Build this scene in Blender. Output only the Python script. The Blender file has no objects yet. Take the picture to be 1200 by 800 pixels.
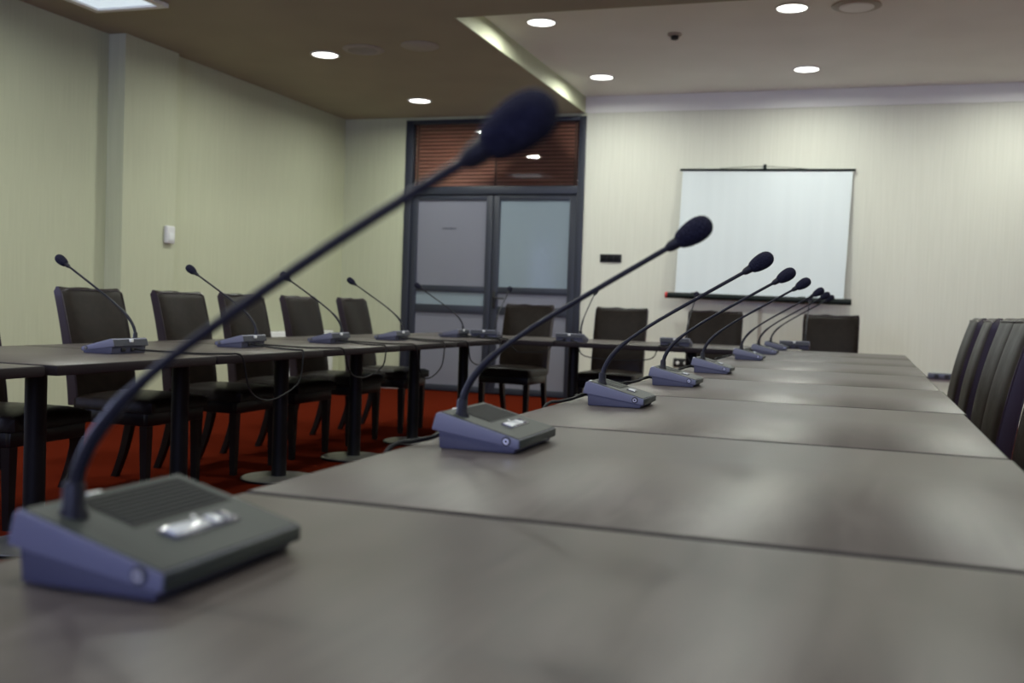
import bpy, bmesh, math, random
from mathutils import Vector, Matrix

scene = bpy.context.scene
COL = scene.collection
D = bpy.data
random.seed(7)

# ------------------------------------------------------------------ camera, world, exposure
F_PX, YAW, PITCH, ROLL = 1220.0, 0.3269, -0.0341, 0.0343
EYE = Vector((0.0, 0.0, 0.965))
fwd = Vector((-math.sin(YAW) * math.cos(PITCH), math.cos(YAW) * math.cos(PITCH), math.sin(PITCH)))
rgt = Vector((math.cos(YAW), math.sin(YAW), 0.0))
upv = rgt.cross(fwd)
r2 = rgt * math.cos(ROLL) + upv * math.sin(ROLL)
u2 = -rgt * math.sin(ROLL) + upv * math.cos(ROLL)
cam_d = D.cameras.new('camera')
cam = D.objects.new('camera', cam_d)
COL.objects.link(cam)
cam.matrix_world = Matrix(((r2.x, u2.x, -fwd.x, EYE.x), (r2.y, u2.y, -fwd.y, EYE.y), (r2.z, u2.z, -fwd.z, EYE.z), (0, 0, 0, 1)))
cam_d.sensor_width = 36.0
cam_d.lens = F_PX / 1200.0 * 36.0
cam_d.clip_start = 0.05
cam_d.dof.use_dof = True
cam_d.dof.focus_distance = 3.0
cam_d.dof.aperture_fstop = 3.9
scene.camera = cam

LAMP_W = 18.5          # each ceiling downlight
LAMP_COL = (0.96, 1.0, 0.90)
SKY_COL = (0.52, 0.59, 1.0)
SKY_STRENGTH = 10.0
world = D.worlds.new('daylight')
scene.world = world
world.use_nodes = True
world.node_tree.nodes['Background'].inputs[0].default_value = (*SKY_COL, 1)
world.node_tree.nodes['Background'].inputs[1].default_value = SKY_STRENGTH
scene.view_settings.view_transform = 'Standard'
scene.view_settings.look = 'None'
scene.view_settings.gamma = 1
scene.view_settings.use_curve_mapping = False
scene.view_settings.exposure = 0.0
scene.cycles.max_bounces = 8
scene.cycles.diffuse_bounces = 5
scene.cycles.sample_clamp_indirect = 6.0


# ------------------------------------------------------------------ materials
def mat(name, col, rough=0.5, metal=0.0, spec=0.5, emit=None, strength=0.0, coat=0.0, alpha=1.0):
    m = D.materials.new(name)
    m.use_nodes = True
    b = m.node_tree.nodes['Principled BSDF']
    b.inputs['Base Color'].default_value = (*col, 1)
    b.inputs['Roughness'].default_value = rough
    b.inputs['Metallic'].default_value = metal
    b.inputs['Specular IOR Level'].default_value = spec
    b.inputs['Coat Weight'].default_value = coat
    b.inputs['Alpha'].default_value = alpha
    if emit:
        b.inputs['Emission Color'].default_value = (*emit, 1)
        b.inputs['Emission Strength'].default_value = strength
    return m


def tex_mix(m, kind, scale, c1, c2, vec_scale=(1, 1, 1), detail=3.0, bump=0.0, p0=0.35, p1=0.65, rough=None, distortion=0.0):
    """noise driven colour variation and bump in object space"""
    nt = m.node_tree
    b = nt.nodes['Principled BSDF']
    tc = nt.nodes.new('ShaderNodeTexCoord')
    mp = nt.nodes.new('ShaderNodeMapping')
    mp.inputs['Scale'].default_value = vec_scale
    nt.links.new(tc.outputs['Object'], mp.inputs['Vector'])
    if kind == 'noise':
        t = nt.nodes.new('ShaderNodeTexNoise')
        t.inputs['Scale'].default_value = scale
        t.inputs['Detail'].default_value = detail
        t.inputs['Distortion'].default_value = distortion
        out = t.outputs['Fac']
    else:
        t = nt.nodes.new('ShaderNodeTexVoronoi')
        t.inputs['Scale'].default_value = scale
        out = t.outputs['Distance']
    nt.links.new(mp.outputs['Vector'], t.inputs['Vector'])
    r = nt.nodes.new('ShaderNodeValToRGB')
    r.color_ramp.elements[0].position = p0
    r.color_ramp.elements[1].position = p1
    r.color_ramp.elements[0].color = (*c1, 1)
    r.color_ramp.elements[1].color = (*c2, 1)
    nt.links.new(out, r.inputs['Fac'])
    nt.links.new(r.outputs['Color'], b.inputs['Base Color'])
    if bump:
        bp = nt.nodes.new('ShaderNodeBump')
        bp.inputs['Strength'].default_value = bump
        bp.inputs['Distance'].default_value = 0.002
        nt.links.new(out, bp.inputs['Height'])
        nt.links.new(bp.outputs['Normal'], b.inputs['Normal'])
    if rough:
        mr = nt.nodes.new('ShaderNodeMapRange')
        mr.inputs['To Min'].default_value = rough[0]
        mr.inputs['To Max'].default_value = rough[1]
        nt.links.new(out, mr.inputs['Value'])
        nt.links.new(mr.outputs['Result'], b.inputs['Roughness'])
    return m


M = {}
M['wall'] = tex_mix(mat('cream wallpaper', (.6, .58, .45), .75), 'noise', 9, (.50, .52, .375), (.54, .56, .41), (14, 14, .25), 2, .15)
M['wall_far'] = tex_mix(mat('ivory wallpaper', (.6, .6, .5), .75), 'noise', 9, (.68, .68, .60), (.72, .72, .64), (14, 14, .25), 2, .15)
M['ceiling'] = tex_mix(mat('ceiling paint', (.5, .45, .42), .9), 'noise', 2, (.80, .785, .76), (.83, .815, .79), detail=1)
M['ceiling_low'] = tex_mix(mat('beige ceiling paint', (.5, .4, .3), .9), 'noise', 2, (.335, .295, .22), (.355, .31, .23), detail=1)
M['trim'] = mat('white trim paint', (.84, .83, .82), .6)
M['skirting'] = mat('white skirting', (.72, .7, .68), .5)
M['carpet'] = tex_mix(mat('red carpet', (.3, .03, .01), .95, spec=.0), 'noise', 160, (.070, .0085, .0035), (.105, .014, .006), detail=4, bump=.6)
M['wood'] = tex_mix(mat('dark table laminate', (.08, .06, .05), .3, spec=.17), 'noise', 3.0, (.058, .048, .044), (.084, .071, .066), (9, 1.3, 1), 6, .04, rough=(.33, .40), distortion=.9)
M['edge'] = mat('dark table edging', (.014, .010, .012), .6, spec=.15)
M['gap'] = mat('black table underside', (.015, .012, .012), .7)
M['blackmetal'] = mat('black painted steel', (.005, .005, .006), .45, spec=.18)
M['disc'] = tex_mix(mat('brushed steel', (.4, .4, .38), .35, metal=.8), 'noise', 6, (.36, .35, .33), (.46, .45, .42), detail=2)
M['leather'] = tex_mix(mat('dark brown leather', (.04, .03, .026), .42, spec=.13), 'noise', 26, (.009, .0055, .0042), (.014, .009, .0068), detail=6, bump=.35, rough=(.30, .44))
M['leather_sheen'] = mat('leather with painted window sheen', (.020, .011, .021), .33, spec=.5)  # same leather, purple window reflection put into colour and gloss
M['legwood'] = mat('black stained wood', (.005, .0045, .005), .35, spec=.3)
M['shell'] = mat('grey plastic shell tinted daylight blue', (.125, .127, .175), .45, spec=.35)  # grey plastic; part of the blue daylight is put into the colour
M['cover'] = mat('grey green top cover', (.022, .027, .026), .5, spec=.22)
M['base'] = mat('darker grey plastic tinted daylight blue', (.055, .055, .085), .5, spec=.3)  # blue of the daylight is mixed into this colour too
M['rear'] = mat('charcoal rear panel', (.035, .037, .05), .5, spec=.3)
M['grille'] = mat('dark speaker grille', (.014, .015, .016), .7, spec=.2)
M['keys'] = mat('slate key panel', (.07, .07, .10), .22)
M['keylight'] = mat('pale keycap', (.5, .52, .55), .15)
M['white'] = mat('white plastic', (.72, .72, .72), .4)
M['chrome'] = mat('jack metal', (.75, .75, .8), .2, metal=1)
M['hole'] = mat('black socket hole', (.005, .005, .006), .5)
M['goose'] = mat('black gooseneck', (.011, .011, .017), .38, spec=.22)
M['foam'] = tex_mix(mat('black foam', (.01, .01, .018), .95, spec=.15), 'voronoi', 420, (.006, .006, .014), (.018, .018, .034), bump=.7)
M['cable'] = mat('black rubber cable', (.006, .006, .007), .6, spec=.2)
M['frame'] = mat('blue grey aluminium', (.027, .031, .047), .42, spec=.4)
M['frost'] = mat('lilac grey glazing', (.20, .205, .255), .16, spec=.5)
M['frost2'] = mat('pale blue grey glazing', (.235, .29, .34), .09, spec=.7)
M['slat'] = tex_mix(mat('red brown slat', (.15, .05, .03), .45), 'noise', 4, (.24, .10, .07), (.30, .13, .09), (1, 1, 12), 4)
M['cord'] = mat('blind cord tape', (.10, .045, .03), .7)
M['screen'] = tex_mix(mat('projection fabric', (.8, .82, .85), .7), 'noise', 2.0, (.69, .745, .775), (.71, .765, .795), (5, 1, .3), 1)
M['dark'] = mat('dark cavity', (.02, .015, .015), .8)
M['red'] = mat('red end cap', (.5, .03, .03), .4)
M['green'] = mat('black green rod', (.006, .011, .010), .45, spec=.2)
M['lamp'] = mat('lit diffuser', (.9, .9, .9), .5, emit=(1.0, 1.0, .93), strength=5.0)
M['lamp_soft'] = mat('lit panel', (.9, .9, .9), .5, emit=(.75, .9, 1.0), strength=.7)
M['vent'] = mat('off white vent', (.38, .34, .29), .6)
M['heater'] = mat('white enamel', (.8, .82, .82), .35)


def glass_mat():
    m = D.materials.new('clear glass')
    m.use_nodes = True
    nt = m.node_tree
    nt.nodes.clear()
    o = nt.nodes.new('ShaderNodeOutputMaterial')
    mx = nt.nodes.new('ShaderNodeMixShader')
    tr = nt.nodes.new('ShaderNodeBsdfTransparent')
    gl = nt.nodes.new('ShaderNodeBsdfGlossy')
    gl.inputs['Roughness'].default_value = .015
    fr = nt.nodes.new('ShaderNodeFresnel')
    fr.inputs['IOR'].default_value = 1.55
    nt.links.new(fr.outputs[0], mx.inputs[0])
    nt.links.new(tr.outputs[0], mx.inputs[1])
    nt.links.new(gl.outputs[0], mx.inputs[2])
    nt.links.new(mx.outputs[0], o.inputs[0])
    return m


M['glass'] = glass_mat()


# ------------------------------------------------------------------ mesh helpers
def link(name, bm, m, parent=None, smooth=True, ang=35):
    me = D.meshes.new(name)
    bmesh.ops.recalc_face_normals(bm, faces=bm.faces[:])
    bm.to_mesh(me)
    bm.free()
    for k in (m if isinstance(m, (list, tuple)) else [m]):
        me.materials.append(M[k])
    if smooth:
        me.polygons.foreach_set('use_smooth', [True] * len(me.polygons))
        me.set_sharp_from_angle(angle=math.radians(ang))
    o = D.objects.new(name, me)
    COL.objects.link(o)
    if parent:
        o.parent = parent
    return o


def tag(o, label, cat, group=None, kind=None):
    o['label'] = label
    o['category'] = cat
    if group:
        o['group'] = group
    if kind:
        o['kind'] = kind
    return o


def empty(name, loc=(0, 0, 0), rz=0.0):
    o = D.objects.new(name, None)
    o.empty_display_size = .1
    COL.objects.link(o)
    o.location = loc
    o.rotation_euler = (0, 0, rz)
    return o


def copy_tree(o, parent=None):
    c = o.copy()
    COL.objects.link(c)
    if parent:
        c.parent = parent
    for ch in [x for x in D.objects if x.parent == o]:
        copy_tree(ch, c)
    return c


def struct(o):
    o['kind'] = 'structure'
    return o


def box(bm, lo, hi, bev=0.0, seg=2):
    lo = Vector(lo)
    hi = Vector(hi)
    r = bmesh.ops.create_cube(bm, size=1.0)
    vs = r['verts']
    for v in vs:
        v.co = Vector([(lo[i] + hi[i]) / 2 + v.co[i] * (hi[i] - lo[i]) for i in range(3)])
    if bev:
        es = list({e for v in vs for e in v.link_edges})
        bmesh.ops.bevel(bm, geom=es, offset=bev, segments=seg, affect='EDGES', profile=.5)
    return bm


def catmull(pts, n=6):
    P = [Vector(p) for p in pts]
    P = [P[0] * 2 - P[1]] + P + [P[-1] * 2 - P[-2]]
    out = []
    for i in range(1, len(P) - 2):
        for k in range(n):
            t = k / n
            a, b, c, d = P[i - 1], P[i], P[i + 1], P[i + 2]
            out.append(.5 * ((2 * b) + (c - a) * t + (2 * a - 5 * b + 4 * c - d) * t * t + (3 * b - a - 3 * c + d) * t ** 3))
    out.append(P[-2].copy())
    return out


def tube(bm, pts, rad, sides=12):
    """swept tube through pts; rad is a number or one radius per point"""
    n = len(pts)
    pts = [Vector(p) for p in pts]
    rr = rad if isinstance(rad, (list, tuple)) else [rad] * n
    T = [(pts[min(i + 1, n - 1)] - pts[max(i - 1, 0)]).normalized() for i in range(n)]
    a = Vector((0, 0, 1)) if abs(T[0].z) < .9 else Vector((0, 1, 0))
    N = (a - T[0] * a.dot(T[0])).normalized()
    rings = []
    for i in range(n):
        N = (N - T[i] * N.dot(T[i])).normalized()
        B = T[i].cross(N)
        rings.append([bm.verts.new(pts[i] + (N * math.cos(q) + B * math.sin(q)) * rr[i]) for q in [2 * math.pi * k / sides for k in range(sides)]])
    for i in range(n - 1):
        for k in range(sides):
            k2 = (k + 1) % sides
            bm.faces.new((rings[i][k], rings[i][k2], rings[i + 1][k2], rings[i + 1][k]))
    bm.faces.new(rings[0][::-1])
    bm.faces.new(rings[-1])
    return bm


def lathe(bm, prof, sides=32, origin=(0, 0, 0), axis=(0, 0, 1)):
    """prof: list of (radius, height) along axis"""
    q = Vector((0, 0, 1)).rotation_difference(Vector(axis).normalized())
    o = Vector(origin)
    rings = []
    for r, h in prof:
        if r < 1e-5:
            rings.append([bm.verts.new(o + q @ Vector((0, 0, h)))])
        else:
            rings.append([bm.verts.new(o + q @ Vector((r * math.cos(t), r * math.sin(t), h))) for t in [2 * math.pi * k / sides for k in range(sides)]])
    for a, b in zip(rings[:-1], rings[1:]):
        for k in range(sides):
            k2 = (k + 1) % sides
            if len(a) == 1 and len(b) == 1:
                continue
            if len(a) == 1:
                bm.faces.new((a[0], b[k2], b[k]))
            elif len(b) == 1:
                bm.faces.new((a[k], a[k2], b[0]))
            else:
                bm.faces.new((a[k], a[k2], b[k2], b[k]))
    for ring, rev in ((rings[0], True), (rings[-1], False)):
        if len(ring) > 1:
            bm.faces.new(ring[::-1] if rev else ring)
    return bm


def prism(bm, poly, y0, y1, bev=0.0, seg=2):
    """poly in (x,z), extruded along y"""
    a = [bm.verts.new((x, y0, z)) for x, z in poly]
    b = [bm.verts.new((x, y1, z)) for x, z in poly]
    n = len(poly)
    fs = [bm.faces.new(a), bm.faces.new(b[::-1])]
    for i in range(n):
        fs.append(bm.faces.new((a[i], b[i], b[(i + 1) % n], a[(i + 1) % n])))
    bmesh.ops.recalc_face_normals(bm, faces=fs)
    if bev:
        es = list({e for f in fs for e in f.edges})
        bmesh.ops.bevel(bm, geom=es, offset=bev, segments=seg, affect='EDGES', profile=.5)
    return bm


B = bmesh.new

# ------------------------------------------------------------------ the room
CL, CH = 3.005, 3.17        # low ceiling, raised ceiling
YF, YB = 10.60, -3.2        # far wall, back wall
XL, XR = -5.67, 3.4
XS = -2.88                  # edge of the raised ceiling
YS = 6.95

struct(link('floor', box(B(), (XL - .4, YB - .3, -.1), (XR + .3, YF + .4, 0)), 'carpet'))

# left wall with a side window nearer than the picture's edge, and a shallow pier
bm = B()
XN = -5.77
wy0, wy1, wz0, wz1 = 1.3, 3.3, .95, 2.55
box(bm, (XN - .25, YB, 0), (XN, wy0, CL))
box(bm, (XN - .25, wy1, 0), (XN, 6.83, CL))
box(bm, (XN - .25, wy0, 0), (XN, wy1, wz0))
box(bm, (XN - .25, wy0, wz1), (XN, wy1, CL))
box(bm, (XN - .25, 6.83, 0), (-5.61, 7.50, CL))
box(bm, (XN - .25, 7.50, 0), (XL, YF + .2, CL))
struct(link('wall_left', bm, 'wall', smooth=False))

# far wall around the door opening
DX0, DX1, DZ = -4.91, -2.85, 2.975
bm = B()
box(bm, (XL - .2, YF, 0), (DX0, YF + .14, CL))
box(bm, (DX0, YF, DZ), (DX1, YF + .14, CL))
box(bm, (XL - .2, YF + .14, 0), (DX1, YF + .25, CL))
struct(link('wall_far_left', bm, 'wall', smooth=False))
bm = B()
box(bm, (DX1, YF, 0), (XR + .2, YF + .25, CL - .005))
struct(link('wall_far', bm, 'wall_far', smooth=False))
bm = B()
box(bm, (XS - .1, YF - .012, CL + .002), (XR + .2, YF + .25, CH + .05))
box(bm, (DX1 + .002, YF - .012, CL - .005), (XR + .2, YF, CL + .002))
struct(link('trim_1', bm, 'trim', smooth=False))

struct(link('wall_right', box(B(), (XR, YB, 0), (XR + .25, YF + .2, CH)), 'wall_far', smooth=False))
# back wall with two windows
bm = B()
xs = [XN - .2, -4.6, -2.4, -1.0, 1.6, XR + .2]
for a, b in ((xs[0], xs[1]), (xs[2], xs[3]), (xs[4], xs[5])):
    box(bm, (a, YB - .25, 0), (b, YB, CL))
for a, b in ((xs[1], xs[2]), (xs[3], xs[4])):
    box(bm, (a, YB - .25, 0), (b, YB, .85))
    box(bm, (a, YB - .25, 2.6), (b, YB, CL))
struct(link('wall_back', bm, 'wall_far', smooth=False))


def window(name, a, b, z0, z1, pos, along='x'):
    e = struct(empty(name))
    w = .06
    def put(lo, hi):
        # lo, hi in (s, depth, z)
        if along == 'x':
            return (lo[0], pos - lo[1], lo[2]), (hi[0], pos - hi[1], hi[2])
        return (pos - lo[1], lo[0], lo[2]), (pos - hi[1], hi[0], hi[2])
    def bx(bm, lo, hi, bev=0):
        p, q = put(lo, hi)
        box(bm, [min(p[i], q[i]) for i in range(3)], [max(p[i], q[i]) for i in range(3)], bev)
    bm = B()
    mid = (a + b) / 2
    bx(bm, (a, .08, z0), (a + w, .15, z1), .004)
    bx(bm, (b - w, .08, z0), (b, .15, z1), .004)
    bx(bm, (mid - w / 2, .08, z0), (mid + w / 2, .15, z1), .004)
    bx(bm, (a, .08, z0), (b, .15, z0 + w), .004)
    bx(bm, (a, .08, z1 - w), (b, .15, z1), .004)
    f = link('window_frame', bm, 'white', e)
    for s0, s1 in ((a + w, mid - w / 2), (mid + w / 2, b - w)):
        bm = B()
        bx(bm, (s0, .11, z0 + w), (s1, .118, z1 - w))
        link('window_pane', bm, 'glass', e, smooth=False)
    # sky seen through this opening, sampled well
    ld = D.lights.new('sky_opening', 'AREA')
    ld.shape = 'RECTANGLE'
    ld.size, ld.size_y = b - a, z1 - z0
    ld.cycles.is_portal = True
    lo = D.objects.new('sky_opening', ld)
    COL.objects.link(lo)
    if along == 'x':
        lo.location = (mid, pos - .2, (z0 + z1) / 2)
        lo.rotation_euler = (math.pi / 2, 0, 0)
    else:
        lo.location = (pos - .2, mid, (z0 + z1) / 2)
        lo.rotation_euler = (math.pi / 2, 0, -math.pi / 2)
    lo.parent = e


window('window_1', -4.6, -2.4, .85, 2.6, YB)
window('window_2', -1.0, 1.6, .85, 2.6, YB)
window('window_3', wy0, wy1, wz0, wz1, XN, 'y')

# ceilings: low part around, raised field over the right of the far end
bm = B()
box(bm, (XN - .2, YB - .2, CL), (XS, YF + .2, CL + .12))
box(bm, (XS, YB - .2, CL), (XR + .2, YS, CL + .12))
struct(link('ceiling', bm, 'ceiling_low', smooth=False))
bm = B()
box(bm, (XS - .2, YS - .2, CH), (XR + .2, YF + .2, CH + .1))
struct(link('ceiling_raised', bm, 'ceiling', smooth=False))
# pale upstands between the two ceiling heights
bm = B()
box(bm, (XS - .004, YS, CL + .001), (XS + .012, YF - .012, CH))
box(bm, (XS - .004, YS - .004, CL + .001), (XR, YS + .012, CH))
struct(link('trim_2', bm, 'wall', smooth=False))

# skirting boards
struct(link('baseboard_left', box(B(), (XL, 7.52, 0), (XL + .015, YF, .06), .003), 'skirting'))
bm = B()
box(bm, (XL + .015, YF - .015, 0), (DX0, YF, .06), .003)
struct(link('baseboard_far', bm, 'skirting'))
bm = B()
box(bm, (DX1, YF - .015, 0), (XR, YF, .06), .003)
struct(link('baseboard_far_right', bm, 'skirting'))

# ------------------------------------------------------------------ glazed double door with louvred transom
door = struct(empty('door_1', ((DX0 + DX1) / 2, YF, 0)))
ox, oy = door.location.x, door.location.y


def dbox(bm, x0, x1, z0, z1, y0, y1, bev=.004):
    return box(bm, (x0 - ox, y0 - oy, z0), (x1 - ox, y1 - oy, z1), bev)


bm = B()
fy0, fy1 = YF - .02, YF + .08
dbox(bm, DX0 + .002, DX0 + .085, 0.002, DZ - .002, fy0, fy1)
dbox(bm, DX1 - .075, DX1 - .002, 0.002, DZ - .002, fy0, fy1)
dbox(bm, DX0 + .085, DX1 - .075, DZ - .045, DZ - .002, fy0, fy1)
dbox(bm, DX0 + .085, DX1 - .075, 2.16, 2.245, fy0, fy1)
link('door_frame', bm, 'frame', door)


def leaf(x0, x1, pane_mat, strip_mat, handle_side):
    z0, z1 = .01, 2.155
    sw = .075
    bm = B()
    y0, y1 = YF + .0, YF + .05
    dbox(bm, x0, x0 + sw, z0, z1, y0, y1)
    dbox(bm, x1 - sw, x1, z0, z1, y0, y1)
    for a, b in ((z0, .075), (.865, .955), (1.095, 1.165), (2.10, z1)):
        dbox(bm, x0 + sw, x1 - sw, a, b, y0, y1)
    lf = link('door_leaf', bm, 'frame', door)
    for a, b, mm, nm in ((.075, .865, 'frost', 'lower_panel'), (.955, 1.095, strip_mat, 'middle_pane'), (1.165, 2.10, pane_mat, 'upper_pane')):
        bm = B()
        dbox(bm, x0 + sw, x1 - sw, a, b, y0 + .02, y0 + .028, 0)
        link(nm, bm, mm, lf, smooth=False)
    return lf


XM = (DX0 + DX1) / 2 + .02
lfA = leaf(DX0 + .088, XM - .003, 'frost', 'frost2', 1)
lfB = leaf(XM + .003, DX1 - .078, 'frost2', 'frost', 0)
# lever handle on the right leaf
bm = B()
hx = XM + .045 - ox
box(bm, (hx - .018, -.012, .93), (hx + .018, 0, 1.12), .004)
tube(bm, [(hx, -.01, 1.04), (hx, -.055, 1.04)], .009, 12)
tube(bm, catmull([(hx, -.05, 1.04), (hx + .03, -.058, 1.042), (hx + .13, -.058, 1.04)], 4), .009, 12)
link('door_handle', bm, 'hole', lfB)
# faint small lettering strip on the left leaf's upper pane
bm = B()
for i, w in enumerate((.018, .022, .014, .024, .016, .02)):
    x = -4.45 + i * .028 - ox
    box(bm, (x, .0165, 1.783), (x + w, .0195, 1.797))
link('pane_lettering', bm, 'base', lfA, smooth=False)
# transom: glass in front of a slatted wooden blind
bm = B()
dbox(bm, DX0 + .085, DX1 - .075, 2.245, DZ - .045, YF + .03, YF + .036, 0)
link('transom_glass', bm, 'glass', door, smooth=False)
bm = B()
dbox(bm, DX0 + .085, DX1 - .075, 2.245, DZ - .045, YF + .125, YF + .135, 0)
link('transom_backing', bm, 'dark', door, smooth=False)
bm = B()
n = 17
zz0, zz1 = 2.262, DZ - .05
for i in range(n):
    z = zz0 + (zz1 - zz0) * i / (n - 1) * .985
    lo_x, hi_x = DX0 + .095 - ox, DX1 - .085 - ox
    vs = [bm.verts.new(p) for p in ((lo_x, .050, z - .004), (hi_x, .050, z - .004), (hi_x, .072, z + .030), (lo_x, .072, z + .030),
                                    (lo_x, .047, z - .002), (hi_x, .047, z - .002), (hi_x, .069, z + .032), (lo_x, .069, z + .032))]
    for f in ((0, 1, 2, 3), (7, 6, 5, 4), (0, 4, 5, 1), (1, 5, 6, 2), (2, 6, 7, 3), (3, 7, 4, 0)):
        bm.faces.new([vs[k] for k in f])
bl = link('slatted_blind', bm, 'slat', door, smooth=False)
bm = B()
for x in (DX0 + .13, XM + .0, DX1 - .12):
    box(bm, (x - .012 - ox, .040, 2.25), (x + .012 - ox, .044, DZ - .045))
link('blind_tape', bm, 'cord', bl, smooth=False)


# ------------------------------------------------------------------ ceiling fittings
def make_downlight():
    e = empty('ceiling_downlight')
    bm = B()
    lathe(bm, [(.104, 0), (.122, 0), (.125, -.004), (.120, -.010), (.108, -.010), (.104, -.005), (.104, 0)], 40)
    # open ring: drop the caps
    bmesh.ops.delete(bm, geom=[f for f in bm.faces if len(f.verts) > 4], context='FACES')
    link('trim_ring', bm, 'white', e)
    link('lamp_diffuser', lathe(B(), [(0, -.001), (.103, -.001), (.103, -.004), (0, -.006)], 40), 'lamp', e)
    ld = D.lights.new('downlight_lamp', 'AREA')
    ld.shape = 'DISK'
    ld.size = .15
    ld.spread = math.radians(172)
    ld.energy = LAMP_W
    ld.color = LAMP_COL
    lo = D.objects.new('downlight_lamp', ld)
    COL.objects.link(lo)
    lo.parent = e
    lo.location = (0, 0, -.012)
    return e


dl = make_downlight()
first = True
cols = [(-4.36, 'left'), (-2.48, 'second'), (-.60, 'third'), (1.28, 'right')]
rows = [9.70, 7.76, 5.15, 3.05, .95]
dlabels = {
    (-4.36, 9.70): 'lit round downlight in the low ceiling, the one nearest the door',
    (-4.36, 7.76): 'lit round downlight in the low ceiling beside the round air vent',
    (-2.48, 9.70): 'lit round downlight in the raised ceiling beside the upstand, above the door',
    (-2.48, 7.76): 'lit round downlight in the raised ceiling, topmost beside the upstand corner',
    (-.60, 9.70): 'lit round downlight in the raised ceiling, nearest above the projection screen',
    (-.60, 7.76): 'lit round downlight at the top edge of the photo, right part of the raised ceiling',
}
for (x, nm) in cols:
    for y in rows:
        o = dl if first else copy_tree(dl)
        first = False
        high = x > XS and y > YS
        o.location = (x, y, (CH if high else CL) - .0005)
        lab = dlabels.get((x, y))
        if lab:
            tag(o, lab, 'ceiling light', 'round ceiling downlights')
        else:
            rn = {9.70: 'closest to the far wall', 7.76: 'second row from the far wall', 5.15: 'third row from the far wall', 3.05: 'fourth row from the far wall', .95: 'fifth row from the far wall'}[y]
            tag(o, 'lit round ceiling downlight, %s, %s' % ({'left': 'leftmost column', 'second': 'second column from the left', 'third': 'third column from the left', 'right': 'rightmost column'}[nm], rn), 'ceiling light', 'round ceiling downlights')

v = empty('ceiling_vent', (-3.955, 7.66, CL - .0005))
bm = B()
lathe(bm, [(.115, 0), (.165, 0), (.17, -.004), (.155, -.014), (.125, -.016), (.115, -.008)], 40)
bmesh.ops.delete(bm, geom=[f for f in bm.faces if len(f.verts) > 4], context='FACES')
link('vent_ring', bm, 'vent', v)
bm = B()
for k in range(6):
    y = -.085 + k * .034
    hw = math.sqrt(.114 ** 2 - y ** 2)
    box(bm, (-hw, y - .009, -.010), (hw, y + .009, -.006))
link('vent_louvre', bm, 'vent', v, smooth=False)
link('vent_cavity', lathe(B(), [(0, -.001), (.115, -.001), (.115, -.003), (0, -.003)], 40), 'dark', v)
tag(v, 'round louvred air vent in the low ceiling beside a lit downlight', 'vent')
s = empty('ceiling_speaker', (-3.446, 7.64, CL - .0005))
link('speaker_rim', lathe(B(), [(0, 0), (.15, 0), (.152, -.006), (.14, -.013), (0, -.013)], 40), 'vent', s)
link('speaker_mesh', lathe(B(), [(0, -.0131), (.128, -.0131), (.12, -.018), (0, -.02)], 40), 'vent', s)
tag(s, 'round pale ceiling speaker with closed face, right of the air vent', 'speaker')
v2 = empty('ceiling_vent', (-.16, 7.80, CH - .0005))
link('vent_ring', lathe(B(), [(0, 0), (.17, 0), (.172, -.006), (.155, -.014), (0, -.014)], 40), 'vent', v2)
link('vent_louvre', lathe(B(), [(0, -.0141), (.12, -.0141), (.11, -.022), (.06, -.018), (0, -.024)], 32), 'trim', v2)
tag(v2, 'round fitting cut by the top edge of the photo, right of the topmost downlight', 'vent')
sd = empty('smoke_detector', (-1.536, 8.30, CH - .0005))
link('detector_base', lathe(B(), [(0, 0), (.055, 0), (.055, -.012), (.045, -.02), (0, -.02)], 28), 'vent', sd)
link('detector_head', lathe(B(), [(0, -.0201), (.030, -.0201), (.030, -.042), (.02, -.048), (0, -.048)], 24), 'dark', sd)
tag(sd, 'small dark detector on the raised ceiling between the downlights', 'smoke detector')
pl = empty('ceiling_panel_light', (-5.05, 5.90, CL - .0005))
bm = B()
for a, b in (((-.31, -.31), (.31, -.255)), ((-.31, .255), (.31, .31)), ((-.31, -.255), (-.255, .255)), ((.255, -.255), (.31, .255))):
    box(bm, (a[0], a[1], -.03), (b[0], b[1], 0), .003)
link('panel_frame', bm, 'trim', pl)
link('panel_diffuser', box(B(), (-.255, -.255, -.012), (.255, .255, -.002)), 'lamp_soft', pl)
tag(pl, 'square lit ceiling panel at the top left corner of the photo', 'ceiling light')

# ------------------------------------------------------------------ things on the walls
# projection screen
sc_ = empty('projection_screen', (-1.01, YF, 2.0))
tilt = math.radians(.6)
def sxz(x, z):
    return (x * math.cos(tilt) + z * math.sin(tilt), -x * math.sin(tilt) + z * math.cos(tilt))
bm = B()
nx, nz = 24, 20
grid = []
for j in range(nz + 1):
    t = j / nz
    row = []
    for i in range(nx + 1):
        s_ = i / nx
        x = (-.815 + .0 * t) + (1.64 - .02 * t) * s_
        z = .385 - 1.265 * t
        y = -(.035 + .10 * t) + .012 * math.sin(math.pi * s_) * t
        X, Z = sxz(x, z)
        row.append((X, y, Z))
    grid.append(row)
fr_ = [[bm.verts.new(p) for p in r_] for r_ in grid]
bk_ = [[bm.verts.new((p[0], p[1] + .002, p[2])) for p in r_] for r_ in grid]
for j in range(nz):
    for i in range(nx):
        bm.faces.new((fr_[j][i], fr_[j][i + 1], fr_[j + 1][i + 1], fr_[j + 1][i]))
        bm.faces.new((bk_[j][i], bk_[j + 1][i], bk_[j + 1][i + 1], bk_[j][i + 1]))
for j in range(nz):
    bm.faces.new((fr_[j][0], fr_[j + 1][0], bk_[j + 1][0], bk_[j][0]))
    bm.faces.new((fr_[j][nx], bk_[j][nx], bk_[j + 1][nx], fr_[j + 1][nx]))
link('screen_fabric', bm, 'screen', sc_)
bm = B()
a = sxz(-.84, .39)
b = sxz(.85, .39)
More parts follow.
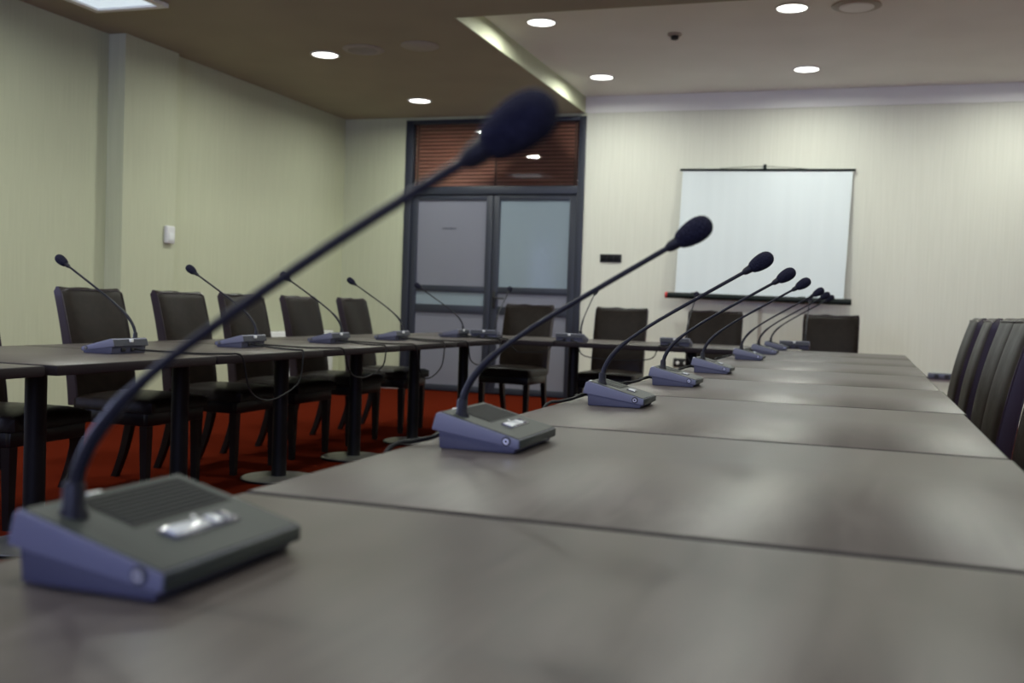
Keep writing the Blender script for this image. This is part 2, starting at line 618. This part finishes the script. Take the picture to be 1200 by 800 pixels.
tube(bm, [(a[0], -.035, a[1]), (b[0], -.035, b[1])], .013, 14)
link('top_bar', bm, 'green', sc_)
bm = B()
box(bm, (-.014, -.05, .40), (.014, 0, .445), .004)
link('hanging_hook', bm, 'green', sc_)
bm = B()
tube(bm, catmull([(a[0] + .4, -.035, a[1] + .012), (-.01, -.036, .425), (b[0] - .4, -.035, b[1] + .012)], 5), .0025, 6)
link('hanging_string', bm, 'cable', sc_)
bm = B()
a = sxz(-.89, -.88)
b = sxz(.88, -.88)
tube(bm, [(a[0], -.137, a[1]), (b[0], -.137, b[1])], .030, 18)
cs = link('roller_case', bm, 'green', sc_)
bm = B()
tube(bm, [(a[0] - .022, -.137, a[1]), (a[0] + .001, -.137, a[1])], .031, 18)
link('end_cap', bm, 'red', cs)
bm = B()
for sx in (-.62, .42):
    bm = B()
    p = sxz(sx, -.88)
    tube(bm, [(p[0] - .03, -.137, p[1]), (p[0] + .03, -.137, p[1])], .036, 14)
    link('case_foot', bm, 'green', cs)
tag(sc_, 'white pull-up projection screen with black bars hanging on the far wall', 'projection screen')

# dark switch plate left of the screen
sw = empty('light_switch', (-2.54, YF, 1.495))
link('plate', box(B(), (-.115, -.012, -.042), (.115, 0, .042), .004), 'hole', sw)
for k in range(3):
    link('rocker', box(B(), (-.10 + k * .068, -.017, -.028), (-.038 + k * .068, -.0121, .028), .003), 'blackmetal', sw)
tag(sw, 'dark three gang wall switch plate between the door and the projection screen', 'light switch')
# sockets low on the far wall
so = empty('wall_socket', (-1.76, YF, .445))
link('plate', box(B(), (-.085, -.014, -.045), (.085, 0, .045), .004), 'hole', so)
for k in (-1, 1):
    link('outlet', lathe(B(), [(0, 0), (.018, 0), (.018, .004), (0, .004)], 16, (k * .04, -.0142, 0), (0, -1, 0)), 'white', so)
tag(so, 'black double wall socket with two pale outlets low on the far wall', 'wall socket')
so2 = empty('wall_socket', (.74, YF, .44))
link('plate', box(B(), (-.165, -.03, -.03), (.165, 0, .03), .006), 'keys', so2)
for k in range(3):
    link('outlet', lathe(B(), [(0, 0), (.02, 0), (.02, .003), (0, .003)], 16, (-.09 + k * .09, -.0302, 0), (0, -1, 0)), 'hole', so2)
tag(so2, 'long dark socket strip on the far wall beside the chairs on the right', 'wall socket')
cd = empty('cable_conduit', (-1.0, YF, 0))
link('channel', box(B(), (-.018, -.018, .06), (.018, 0, 1.02), .003), 'vent', cd)
link('cap', box(B(), (-.026, -.026, 1.02), (.026, 0, 1.06), .006), 'white', cd)
tag(cd, 'slim pale vertical cable channel with white cap below the projection screen', 'cable channel')
# sensor on the pier
ms = empty('motion_sensor', (-5.61, 7.40, 1.465))
link('housing', box(B(), (0, -.055, -.075), (.04, .055, .075), .014, 4), 'white', ms)
link('lens', box(B(), (.0385, -.035, -.05), (.047, .035, .015), .006, 3), 'heater', ms)
tag(ms, 'small white sensor box mounted on the wall pier', 'motion sensor')
# white convector on the left wall near the corner
cv = empty('wall_heater', (XL, 9.50, 0))
link('cabinet', box(B(), (.02, -.85, .10), (.13, .72, .63), .012, 3), 'heater', cv)
bm = B()
for k in range(20):
    y = -.80 + k * .079
    box(bm, (.035, y, .628), (.115, y + .05, .634))
link('outlet_grille', bm, 'vent', cv, smooth=False)
for y in (-.7, .58):
    link('foot', box(B(), (.03, y, 0), (.12, y + .06, .101), .006), 'heater', cv)
tag(cv, 'low white heater standing against the left wall behind the chairs', 'heater')

# ------------------------------------------------------------------ tables
TT = .725
TH = .034


def make_table(w, d):
    e = empty('conference_table')
    bm = B()
    box(bm, (-w / 2, -d / 2, TT - TH), (w / 2, d / 2, TT), .0062, 2)
    for f in bm.faces:
        f.material_index = 0 if f.normal.z > .97 else 1
    link('tabletop', bm, ['wood', 'edge'], e)
    bm = B()
    lathe(bm, [(0, .018), (.039, .018), (.039, .68), (0, .68)], 28)
    link('pedestal', bm, 'blackmetal', e)
    bm = B()
    box(bm, (-.20, -.20, TT - TH - .008), (.20, .20, TT - TH - .0005), .002)
    link('mounting_plate', bm, 'blackmetal', e)
    bm = B()
    lathe(bm, [(0, .0), (.198, .0), (.20, .004), (.20, .010), (0, .010)], 48)
    link('base_rim', bm, 'blackmetal', e)
    bm = B()
    lathe(bm, [(0, .0101), (.192, .0101), (.188, .014), (.05, .020), (0, .020)], 48)
    link('base_disc', bm, 'disc', e)
    return e


TW = .98
S = .909
tabR = make_table(TW, S - .007)
y0 = 1.107
Rlab = {
    -3: 'dark wood table behind the camera, last of the right row',
    -2: 'dark wood table just behind the camera in the right row',
    -1: 'dark brown table under the camera, carrying no microphone in view',
    0: 'nearest dark brown table filling the bottom of the photo, first microphone on it',
    1: 'dark brown table carrying the second microphone from the front',
    2: 'dark brown table carrying the third microphone from the front',
    3: 'dark brown table carrying the fourth microphone from the front',
    4: 'dark brown table carrying the fifth microphone from the front',
    5: 'dark brown table carrying the sixth microphone of the right row',
    6: 'dark brown table under the seventh microphone of the right row',
    7: 'dark brown table at the far end of the right row',
}
jit = {-3: 0, -2: 0, -1: 0, 0: .004, 1: 0.0, 2: -.004, 3: .002, 4: -.003, 5: .002, 6: 0, 7: .002}
for k in range(-3, 8):
    o = tabR if k == -3 else copy_tree(tabR)
    o.location = (-.232 + jit[k], y0 + (k - .5) * S, 0)
    tag(o, Rlab[k], 'table', 'tables of the right row')
# left column
SL = .868
tabL = make_table(TW, SL - .009)
Llab = [
    'dark table at the left edge of the photo, slightly stepped back',
    'dark table on the left carrying the leftmost microphone',
    'dark table on the left under the second microphone from the left',
    'dark table on the left under the third microphone from the left',
    'dark table on the left under the fourth microphone from the left',
    'dark table on the left, last before the corner table',
]
Lx = [-2.937, -2.925, -2.925, -2.93, -2.935, -2.935]
for i in range(6):
    o = tabL if i == 0 else copy_tree(tabL)
    o.location = (Lx[i], 1.775 + SL / 2 + i * SL + (.03 if i else 0), 0)
    o.rotation_euler.z = math.radians([0, -.2, .2, -.1, .15, 0][i])
    tag(o, Llab[i], 'table', 'tables of the left row')
yc = 1.775 + 6 * SL + .03 + .002 + TW / 2
SF = .880
tabF = make_table(SF - .006, TW)
Flab = ['dark corner table in front of the glazed door', 'dark table of the far row in front of the chair by the door frame', 'dark table of the far row before the projection screen']
for i in range(3):
    o = tabF if i == 0 else copy_tree(tabF)
    o.location = (-2.935 + .0 + i * SF, yc - .002 + (.004 if i == 1 else 0), 0)
    tag(o, Flab[i], 'table', 'tables of the far row')


# ------------------------------------------------------------------ chairs
def slab_grid(bm, nx, nz, fn):
    """closed slab from a front and back surface: fn(s, t, side) -> point"""
    F = [[bm.verts.new(fn(i / nx, j / nz, 0)) for i in range(nx + 1)] for j in range(nz + 1)]
    K = [[bm.verts.new(fn(i / nx, j / nz, 1)) for i in range(nx + 1)] for j in range(nz + 1)]
    for j in range(nz):
        for i in range(nx):
            bm.faces.new((F[j][i], F[j][i + 1], F[j + 1][i + 1], F[j + 1][i]))
            bm.faces.new((K[j][i], K[j + 1][i], K[j + 1][i + 1], K[j][i + 1]))
    for j in range(nz):
        bm.faces.new((F[j][0], F[j + 1][0], K[j + 1][0], K[j][0]))
        bm.faces.new((F[j][nx], K[j][nx], K[j + 1][nx], F[j + 1][nx]))
    for i in range(nx):
        bm.faces.new((F[0][i], K[0][i], K[0][i + 1], F[0][i + 1]))
        bm.faces.new((F[nz][i], F[nz][i + 1], K[nz][i + 1], K[nz][i]))
    return bm


def make_chair():
    e = empty('leather_chair')
    # backrest: leaning upholstered slab with a slightly dipping, creased top
    W = .222

    def back(s, t, side):
        z = .41 + (.580) * t
        lean = .160 + .060 * t + .060 * t * t
        u = 2 * s - 1
        round_in = .012 * max(0, (t - .93) / .07) ** 2
        x = u * (W - .004 * (1 - t) - round_in * .9)
        th = .074 - .014 * t
        bulge = .010 * (1 - u ** 4) * math.sin(math.pi * min(1, t * 1.02))
        edge = .012 * (abs(u) ** 10)
        top = .010 * (1 - max(0, (t - .9) / .1) ** 2)
        y = lean - (bulge - edge) if side == 0 else lean + th + bulge * .5 - edge
        if t > .985:
            y += (.010 if side == 0 else -.010)
            z -= .006 + .010 * math.exp(-((u - .12) / .22) ** 2) - .004 * math.cos(5 * u)
        y += .0025 * math.sin(9 * z + 3 * u) * (1 - abs(u)) * (1 - side)
        return (x, y, z)
    bm = slab_grid(B(), 16, 22, back)
    bm.normal_update()
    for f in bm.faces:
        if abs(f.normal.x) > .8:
            f.material_index = 1  # side faces carry the painted window reflection
    ob = link('backrest', bm, ['leather', 'leather_sheen'], e, ang=45)
    # stitched seam lines down the front and the piped edges
    for side in (0, 1):
        dy = Vector((0, -.001 if side == 0 else .001, 0))
        k_ = .985
        pts = [Vector(back((-k_ + 1) / 2, j / 21, side)) + dy for j in range(0, 21)]
        pts += [Vector(back(i / 12, .968, side)) + dy for i in range(1, 12)]
        pts += [Vector(back((k_ + 1) / 2, j / 21, side)) + dy for j in range(20, -1, -1)]
        link('piping', tube(B(), pts, .003, 6), 'leather_sheen', ob)
    # seat cushion
    def seat(s, t, side):
        u = 2 * s - 1
        y = -.265 + .45 * t
        v_ = 2 * t - 1
        dome = .016 * (1 - u * u) * (1 - v_ ** 4)
        rnd = .014 * max(abs(u) ** 8, (max(0, -v_)) ** 8)
        hw = .235 - .012 * t - .012 * max(0, -v_) ** 10
        z = .462 + dome - rnd if side == 0 else .395 + rnd * .3
        return (u * hw, y, z)
    link('seat', slab_grid(B(), 16, 14, seat), 'leather', e, ang=70)
    bm = B()
    box(bm, (-.218, -.240, .335), (.218, -.215, .3945), .003)
    box(bm, (-.212, .155, .335), (.212, .178, .3945), .003)
    for sx in (-1, 1):
        x0, x1 = (.196, .218) if sx > 0 else (-.218, -.196)
        box(bm, (x0, -.215, .335), (x1, .155, .3945), .003)
    link('seat_frame', bm, 'legwood', e)
    for sx in (-1, 1):
        # front legs: square, tapering
        bm = B()
        secs = [(.334, .022), (.18, .019), (0, .0145)]
        rings = []
        for z, h in secs:
            cx, cy = sx * (.196), -.215
            rings.append([bm.verts.new((cx + a * h, cy + b * h, z)) for a, b in ((-1, -1), (1, -1), (1, 1), (-1, 1))])
        for a, b in zip(rings[:-1], rings[1:]):
            for k in range(4):
                bm.faces.new((a[k], a[(k + 1) % 4], b[(k + 1) % 4], b[k]))
        bm.faces.new(rings[0])
        bm.faces.new(rings[-1][::-1])
        link('leg', bm, 'legwood', e, ang=30)
        # rear legs: sabre curve backwards
        bm = B()
        rings = []
        for j in range(9):
            t = j / 8
            z = .41 * (1 - t)
            cy = .175 + .015 * t + .085 * t * t
            h = .021 - .006 * t
            cx = sx * .190
            rings.append([bm.verts.new((cx + a * h, cy + b * h * 1.1, z)) for a, b in ((-1, -1), (1, -1), (1, 1), (-1, 1))])
        for a, b in zip(rings[:-1], rings[1:]):
            for k in range(4):
                bm.faces.new((a[k], a[(k + 1) % 4], b[(k + 1) % 4], b[k]))
        bm.faces.new(rings[0])
        bm.faces.new(rings[-1][::-1])
        link('leg', bm, 'legwood', e, ang=40)
    return e


chair = make_chair()
CH_L = [
    (-3.43, 3.46, 92, 'dark leather chair cut off by the left edge of the photo'),
    (-3.43, 4.31, 90, 'dark brown leather chair behind the leftmost microphone, first complete one on the left'),
    (-3.42, 5.02, 91, 'dark brown leather chair in front of the wall pier, second complete one on the left'),
    (-3.43, 5.66, 89, 'dark brown leather chair in the left row, third complete one from the left'),
    (-3.43, 6.37, 90, 'dark brown leather chair on the left before the white heater'),
    (-3.43, 7.16, 92, 'dark brown leather chair on the left closest to the glazed door'),
]
CH_F = [
    (-2.74, 8.17, -4, 'dark brown leather chair standing in front of the glazed double door'),
    (-1.93, 8.22, 0, 'dark brown leather chair of the far row between door frame and projection screen'),
    (-1.16, 8.30, 1, 'dark brown leather chair below the left part of the projection screen'),
    (-.27, 8.62, 0, 'dark brown leather chair at the far end, below the right corner of the projection screen'),
]
CH_R = [
    (.275, 6.16, -90, 'dark brown leather chair of the right row farthest from the camera'),
    (.275, 5.46, -91, 'dark brown leather chair of the right row, second from its far end'),
    (.28, 4.77, -89, 'dark brown leather chair of the right row, third from its far end'),
    (.25, 4.10, -90, 'dark brown leather chair of the right row, fourth from its far end'),
    (.275, 3.40, -90, 'dark brown leather chair at the right edge of the photo, nearest of the right row'),
]
first = True
for lst, grp in ((CH_L, 'leather chairs along the left table row'), (CH_F, 'leather chairs along the far table row'), (CH_R, 'leather chairs along the right table row')):
    for x, y, rz, lab in lst:
        o = chair if first else copy_tree(chair)
        first = False
        o.location = (x, y, 0)
        o.rotation_euler.z = math.radians(rz)
        tag(o, lab, 'chair', grp)


# ------------------------------------------------------------------ conference microphones
# local frame: +x is the front (keys), the gooseneck stands at the rear near the -y side
RAW = [(-.109, .050), (-.108, .070), (-.104, .092), (-.092, .116), (-.073, .140), (-.052, .160), (-.022, .183), (.030, .2185), (.114, .270), (.196, .3195), (.232, .341)]
RAW1 = [(-.110, .050), (-.109, .070), (-.104, .092), (-.090, .118), (-.071, .141), (-.052, .160), (-.014, .190), (.061, .240), (.134, .286), (.200, .3245), (.236, .3445)]


def make_mic(width, chairman, raw=RAW):
    e = empty('conference_microphone')
    h = width / 2
    X0 = .068

    def P(x, z):
        return (X0 + x, z)
    # lower base
    base = [P(-.136, .0), P(-.006, .0), P(-.002, .009), P(-.139, .034)]
    link('base', prism(B(), base, -h + .003, h - .003, .0015), 'base', e)
    # upper shell: overhanging wedge with rounded upper edges
    bm = B()
    shell = [P(-.150, .030), P(.003, .0075), P(.004, .0235), P(-.136, .0605), P(-.143, .057)]
    prism(bm, shell, -h, h, .0022, 3)
    hs = link('housing', bm, 'shell', e)
    # top cover plate, running to the front lip
    n = Vector((-(.0605 - .0235), 0, -(.140))).normalized()
    def on_top(x, off):
        t = (x - .004) / (-.140)
        return (X0 + x, .0235 + t * .037 + off)
    bm = B()
    prism(bm, [on_top(.0025, -.001), on_top(.0025, .0012), on_top(-.134, .0012), on_top(-.134, -.001)], -h + .0015, h - .0015, .0006, 1)
    tp = link('top_cover', bm, 'cover', e)
    # front face
    bm = B()
    prism(bm, [P(.0035, .009), P(.0052, .009), P(.0058, .0225), P(.0035, .0235)], -h + .001, h - .001, .0004, 1)
    link('front_face', bm, 'cover', e)
    # speaker grille
    g0, g1 = (-h + .052, h - .012) if chairman else (-h + .040, h - .010)
    bm = B()
    prism(bm, [on_top(-.064, .0006), on_top(-.064, .0016), on_top(-.127, .0016), on_top(-.127, .0006)], g0, g1)
    gr = link('speaker_grille', bm, 'grille', e, smooth=False)
    bm = B()
    ns = 9
    for k in range(ns):
        x = -.070 - k * (.052 / (ns - 1))
        prism(bm, [on_top(x, .0012), on_top(x, .0026), on_top(x - .0026, .0026), on_top(x - .0026, .0012)], g0 + .003, g1 - .003)
    link('grille_rib', bm, 'grille' if chairman else 'cover', gr, smooth=False)
    # keys
    if chairman:
        k0 = -.040
        bm = B()
        prism(bm, [on_top(-.030, .001), on_top(-.030, .0035), on_top(-.050, .0035), on_top(-.050, .001)], k0, k0 + .095, .0012)
        kp = link('key_panel', bm, 'keys', e)
        for a, w, mm in ((.003, .052, 'keylight'), (.060, .013, 'keylight'), (.077, .013, 'keys')):
            bm = B()
            prism(bm, [on_top(-.033, .003), on_top(-.033, .0052), on_top(-.047, .0052), on_top(-.047, .003)], k0 + a, k0 + a + w, .001)
            link('key', bm, mm, kp)
        bm = B()
        lathe(bm, [(0, 0), (.0022, 0), (.0022, .001), (0, .001)], 12, (on_top(-.056, 0)[0], .018, on_top(-.056, .0012)[1]), (.25, 0, 1))
        link('indicator_light', bm, 'white', e)
    else:
        k0 = -.020
        bm = B()
        prism(bm, [on_top(-.030, .001), on_top(-.030, .0034), on_top(-.052, .0034), on_top(-.052, .001)], k0, k0 + .040, .0012)
        kp = link('key_panel', bm, 'keys', e)
        bm = B()
        prism(bm, [on_top(-.034, .003), on_top(-.034, .0056), on_top(-.048, .0056), on_top(-.048, .003)], k0 + .004, k0 + .036, .001)
        link('key', bm, 'keylight', kp)
    # headphone jacks on both flanks
    for sy in (-1, 1):
        o_ = Vector((X0 - .018, sy * h, .0200))
        jk = link('headphone_jack', lathe(B(), [(0, -.001), (.0078, -.001), (.0078, .0005), (0, .0005)], 20, o_, (0, sy, 0)), 'hole', e)
        if not chairman or width > .21 - .02:
            bm = B()
            lathe(bm, [(.0022, 0), (.0050, 0), (.0050, .0022), (.0022, .0022)], 20, o_ + Vector((0, sy * .0004, 0)), (0, sy, 0))
            bmesh.ops.delete(bm, geom=[f for f in bm.faces if len(f.verts) > 4], context='FACES')
            link('jack_ring', bm, 'chrome', jk)
    # rear marker and rear connectors
    bm = B()
    prism(bm, [P(-.1505, .0315), P(-.1490, .0315), P(-.1430, .056), P(-.1445, .056)], -h + .003, h - .003, .0004, 1)
    link('rear_panel', bm, 'rear', e)
    link('rear_marker', box(B(), (X0 - .1525, -.009, .0445), (X0 - .1435, .009, .0575), .0015), 'white', e)
    bm = B()
    for sy in (-.02, .035):
        box(bm, (X0 - .1425, sy - .012, .008), (X0 - .1365, sy + .012, .024), .002)
    link('cable_socket', bm, 'hole', e)
    # gooseneck
    gy = -h + .030
    pts = catmull([(X0 + x, gy, z) for x, z in raw], 5)
    m_ = len(pts)
    rad = []
    for i in range(m_):
        t = i / (m_ - 1)
        rad.append(.0062 if t < .45 else .0062 - (.0018) * min(1, (t - .45) / .1))
    gn = link('gooseneck', tube(B(), pts, rad, 16), 'goose', e)
    link('neck_socket', lathe(B(), [(0, .050), (.0135, .050), (.0125, .056), (.0095, .060), (.0088, .078), (.007, .082), (0, .082)], 24, (X0 - .1085, gy, 0)), 'goose', gn)
    dv = Vector((.036, 0, .0235)).normalized()
    o_ = pts[-1] - dv * .007
    link('neck_collar', lathe(B(), [(0, 0), (.006, 0), (.0085, .006), (.0095, .018), (.0095, .026), (0, .026)], 20, o_, dv), 'goose', gn)
    # foam windscreen
    bm = B()
    prof = [(0, 0), (.0105, .0), (.0135, .004)]
    for k in range(1, 16):
        t = k / 16
        z = .004 + t * .050
        r = .0135 + (.0068) * math.sin(t * math.pi * .62) if t < .7 else 0
        prof.append((z, t))
    prof = [(0, .0), (.0105, .0), (.0132, .003), (.0156, .009), (.0178, .017), (.0192, .026), (.0197, .034), (.0190, .042), (.0168, .049), (.0130, .0545), (.0078, .058), (.003, .0595), (0, .0598)]
    lathe(bm, prof, 32, o_ + dv * .020, dv)
    link('foam_windscreen', bm, 'foam', e, ang=80)
    return e


micA = make_mic(.205, True)
micN = make_mic(.205, True, RAW1)
micB = make_mic(.150, False)
R_ = [
    (-.509, .670, 'N', 'large blurred grey microphone unit in the left foreground, nearest the camera'),
    (-.525, 1.590, 'A', 'grey microphone unit second from the front on the right table row'),
    (-.508, 2.500, 'B', 'grey microphone unit third from the front on the right table row, in focus'),
    (-.508, 3.320, 'B', 'grey microphone unit fourth from the front on the right table row'),
    (-.503, 4.150, 'B', 'grey microphone unit fifth from the front on the right table row'),
    (-.503, 5.520, 'B', 'grey microphone unit sixth from the front on the right table row'),
    (-.503, 6.430, 'B', 'grey microphone unit seventh from the front on the right table row'),
    (-.503, 7.290, 'B', 'grey microphone unit eighth and farthest of the right-facing row'),
]
WA, WB = .205, .150
used = {'A': False, 'B': False, 'N': False}
placed_R, placed_L, placed_F = [], [], []


def place_mic(kind, x, y, rz, lab, grp):
    src = {'A': micA, 'B': micB, 'N': micN}[kind]
    o = copy_tree(src) if used[kind] else src
    used[kind] = True
    o.location = (x, y, TT + .0005)
    o.rotation_euler.z = math.radians(rz)
    tag(o, lab, 'microphone', grp)
    return o


for fx, ny, kd, lab in R_:
    w = WB if kd == 'B' else WA
    o = place_mic(kd, fx - .068, ny + w / 2, 0, lab, 'table microphones of the right row')
    placed_R.append(o)
L_ = [
    (3.305, 'leftmost table microphone, its head above the first complete chair', 180),
    (4.185, 'table microphone on the left in front of the third complete chair, second from the left', 181),
    (5.045, 'table microphone on the left whose head meets the foreground gooseneck', 179),
    (5.86, 'table microphone on the left before the last left-hand chair, fourth from the left', 180),
    (6.90, 'table microphone whose head crosses the left leaf of the glazed door', 178),
]
for ny, lab, rz in L_:
    o = place_mic('A', -2.89 + .068, ny + WA / 2, rz, lab, 'table microphones of the left row')
    placed_L.append(o)
F_ = [
    (-2.625, 7.075, 94, 'table microphone in front of the chair by the glazed door, seen from behind'),
    (-1.975, 7.07, 90, 'table microphone seen from behind, its thin neck beside the door frame'),
    (-1.23, 7.07, 90, 'table microphone seen from behind, between the second and third far chairs'),
    (-.475, 7.62, 90, 'table microphone seen from behind at the far end of the long right table row'),
]
for x, yr, rz, lab in F_:
    o = place_mic('A', x, yr + .085, rz, lab, 'table microphones of the far row')
    placed_F.append(o)


# ------------------------------------------------------------------ cables
def cable(pts, r, label, grp, extra=None, n=6):
    o = link('microphone_cable', tube(B(), catmull(pts, n), r, 8), 'cable')
    tag(o, label, 'cable', grp)
    return o


ZT = TT + .005
# right row: from the rear of each unit over the inner table edge and on to the previous one
for i in range(7):
    a = placed_R[i + 1].location     # farther
    b = placed_R[i].location         # nearer
    xe = -.722
    far_y, near_y = a.y + .02, b.y + .035
    rx = a.x - .078
    rx2 = b.x - .078
    if i < 6:
        pts = [(rx, far_y, TT + .018), (rx - .025, far_y - .010, TT + .020), (xe + .030, far_y - .07, TT + .012), (xe + .008, far_y - .11, TT + .007), (xe - .006, far_y - .14, TT + .0055),
               (xe - .014, far_y - .17, TT - .012), (xe - .018, far_y - .24, TT - .09), (xe - .016, (far_y + near_y) / 2, TT - .20), (xe - .018, near_y + .20, TT - .09),
               (xe - .014, near_y + .12, TT - .012), (xe - .006, near_y + .09, TT + .0055), (xe + .010, near_y + .06, TT + .007), (rx2 - .02, near_y + .005, TT + .019), (rx2, near_y, TT + .018)]
    else:
        pts = [(rx, far_y, TT + .018), (rx - .03, far_y - .03, TT + .008), (rx - .035, far_y - .15, ZT), (rx - .030, (far_y + near_y) / 2, ZT), (rx2 - .035, near_y + .12, ZT),
               (rx2 - .03, near_y + .02, TT + .009), (rx2, near_y, TT + .018)]
    cable(pts, .0042, 'black cable over the inner table edge between %s right-row microphones' % ['first and second', 'second and third', 'third and fourth', 'fourth and fifth', 'fifth and sixth', 'sixth and seventh', 'seventh and eighth'][i], 'cables of the right row')
# left row
for i in range(4):
    a = placed_L[i].location
    b = placed_L[i + 1].location
    xe = -2.426
    ya, yb = a.y + .02, b.y - (.035 if i < 3 else .06)
    rx = a.x + .080
    sag = [.20, .15, .20, .16][i]
    pts = [(rx, ya, TT + .018), (rx + .05, ya + .02, TT + .014), (xe - .12, ya + .14, ZT), (xe - .025, ya + .22, TT + .0055), (xe - .004, ya + .24, TT + .006), (xe + .008, ya + .255, TT - .002), (xe + .012, ya + .27, TT - .03),
           (xe + .012, ya + .33, TT - sag * .8), (xe + .012, (ya + yb) / 2 + .08, TT - sag), (xe + .012, yb - .12, TT - sag * .7), (xe + .012, yb - .08, TT - .03),
           (xe + .008, yb - .072, TT - .002), (xe - .004, yb - .066, TT + .006), (xe - .025, yb - .055, TT + .0055), (xe - .14, yb - .02, ZT), (rx + .04, yb, TT + .014), (rx, yb, TT + .018)]
    cable(pts, .0040, 'black cable drooping over the table edge between %s left-row microphones' % ['first and second', 'second and third', 'third and fourth', 'fourth and fifth'][i], 'cables of the left row')
# corner and far row
a = placed_L[4].location
b = placed_F[0].location
pts = [(a.x + .080, a.y + .03, TT + .018), (a.x + .10, a.y + .025, TT + .016), (a.x + .135, b.y - .12, ZT + .004), (b.x - .034, b.y - .10, TT + .012), (b.x - .034, b.y - .079, TT + .018)]
cable(pts, .0040, 'short black cable on the corner table in front of the glazed door', 'cables of the far row')
for i in range(3):
    a = placed_F[i].location
    b = placed_F[i + 1].location
    ye = 6.999
    xa, xb = a.x + .02, b.x - .034
    sh = .14 if i == 0 else 0
    sag = [.07, .09, .10][i]
    yb_r = b.y - .079
    pts = [(xa, a.y - .079, TT + .018), (xa + .01, a.y - .11, TT + .012), (xa + .03 + sh, ye + .045, TT + .0055), (xa + .05 + sh, ye + .016, TT + .006), (xa + .06 + sh, ye + .003, TT - .002), (xa + .07 + sh, ye, TT - .03), (xa + .12 + sh, ye, TT - sag)]
    if i < 2:
        pts += [((xa + xb) / 2, ye, TT - sag * 1.2), (xb - .12, ye, TT - sag), (xb - .07, ye, TT - .03), (xb - .06, ye + .003, TT - .002), (xb - .05, ye + .016, TT + .006), (xb - .03, ye + .045, TT + .0055), (xb, yb_r - .02, TT + .014), (xb, yb_r, TT + .018)]
    else:
        pts += [(-.95, ye, TT - .11), (-.83, ye, TT - .07), (-.78, ye, TT - .03), (-.77, ye + .003, TT - .002), (-.765, ye + .016, TT + .006), (-.755, 7.10, TT + .0055), (-.745, 7.30, ZT + .001), (-.70, 7.53, ZT + .001), (-.6, 7.56, ZT + .003), (xb, yb_r - .04, TT + .012), (xb, yb_r, TT + .018)]
    cable(pts, .0040, 'black cable hanging at the far table row between its %s microphones' % ['first and second', 'second and third', 'third and fourth'][i], 'cables of the far row')
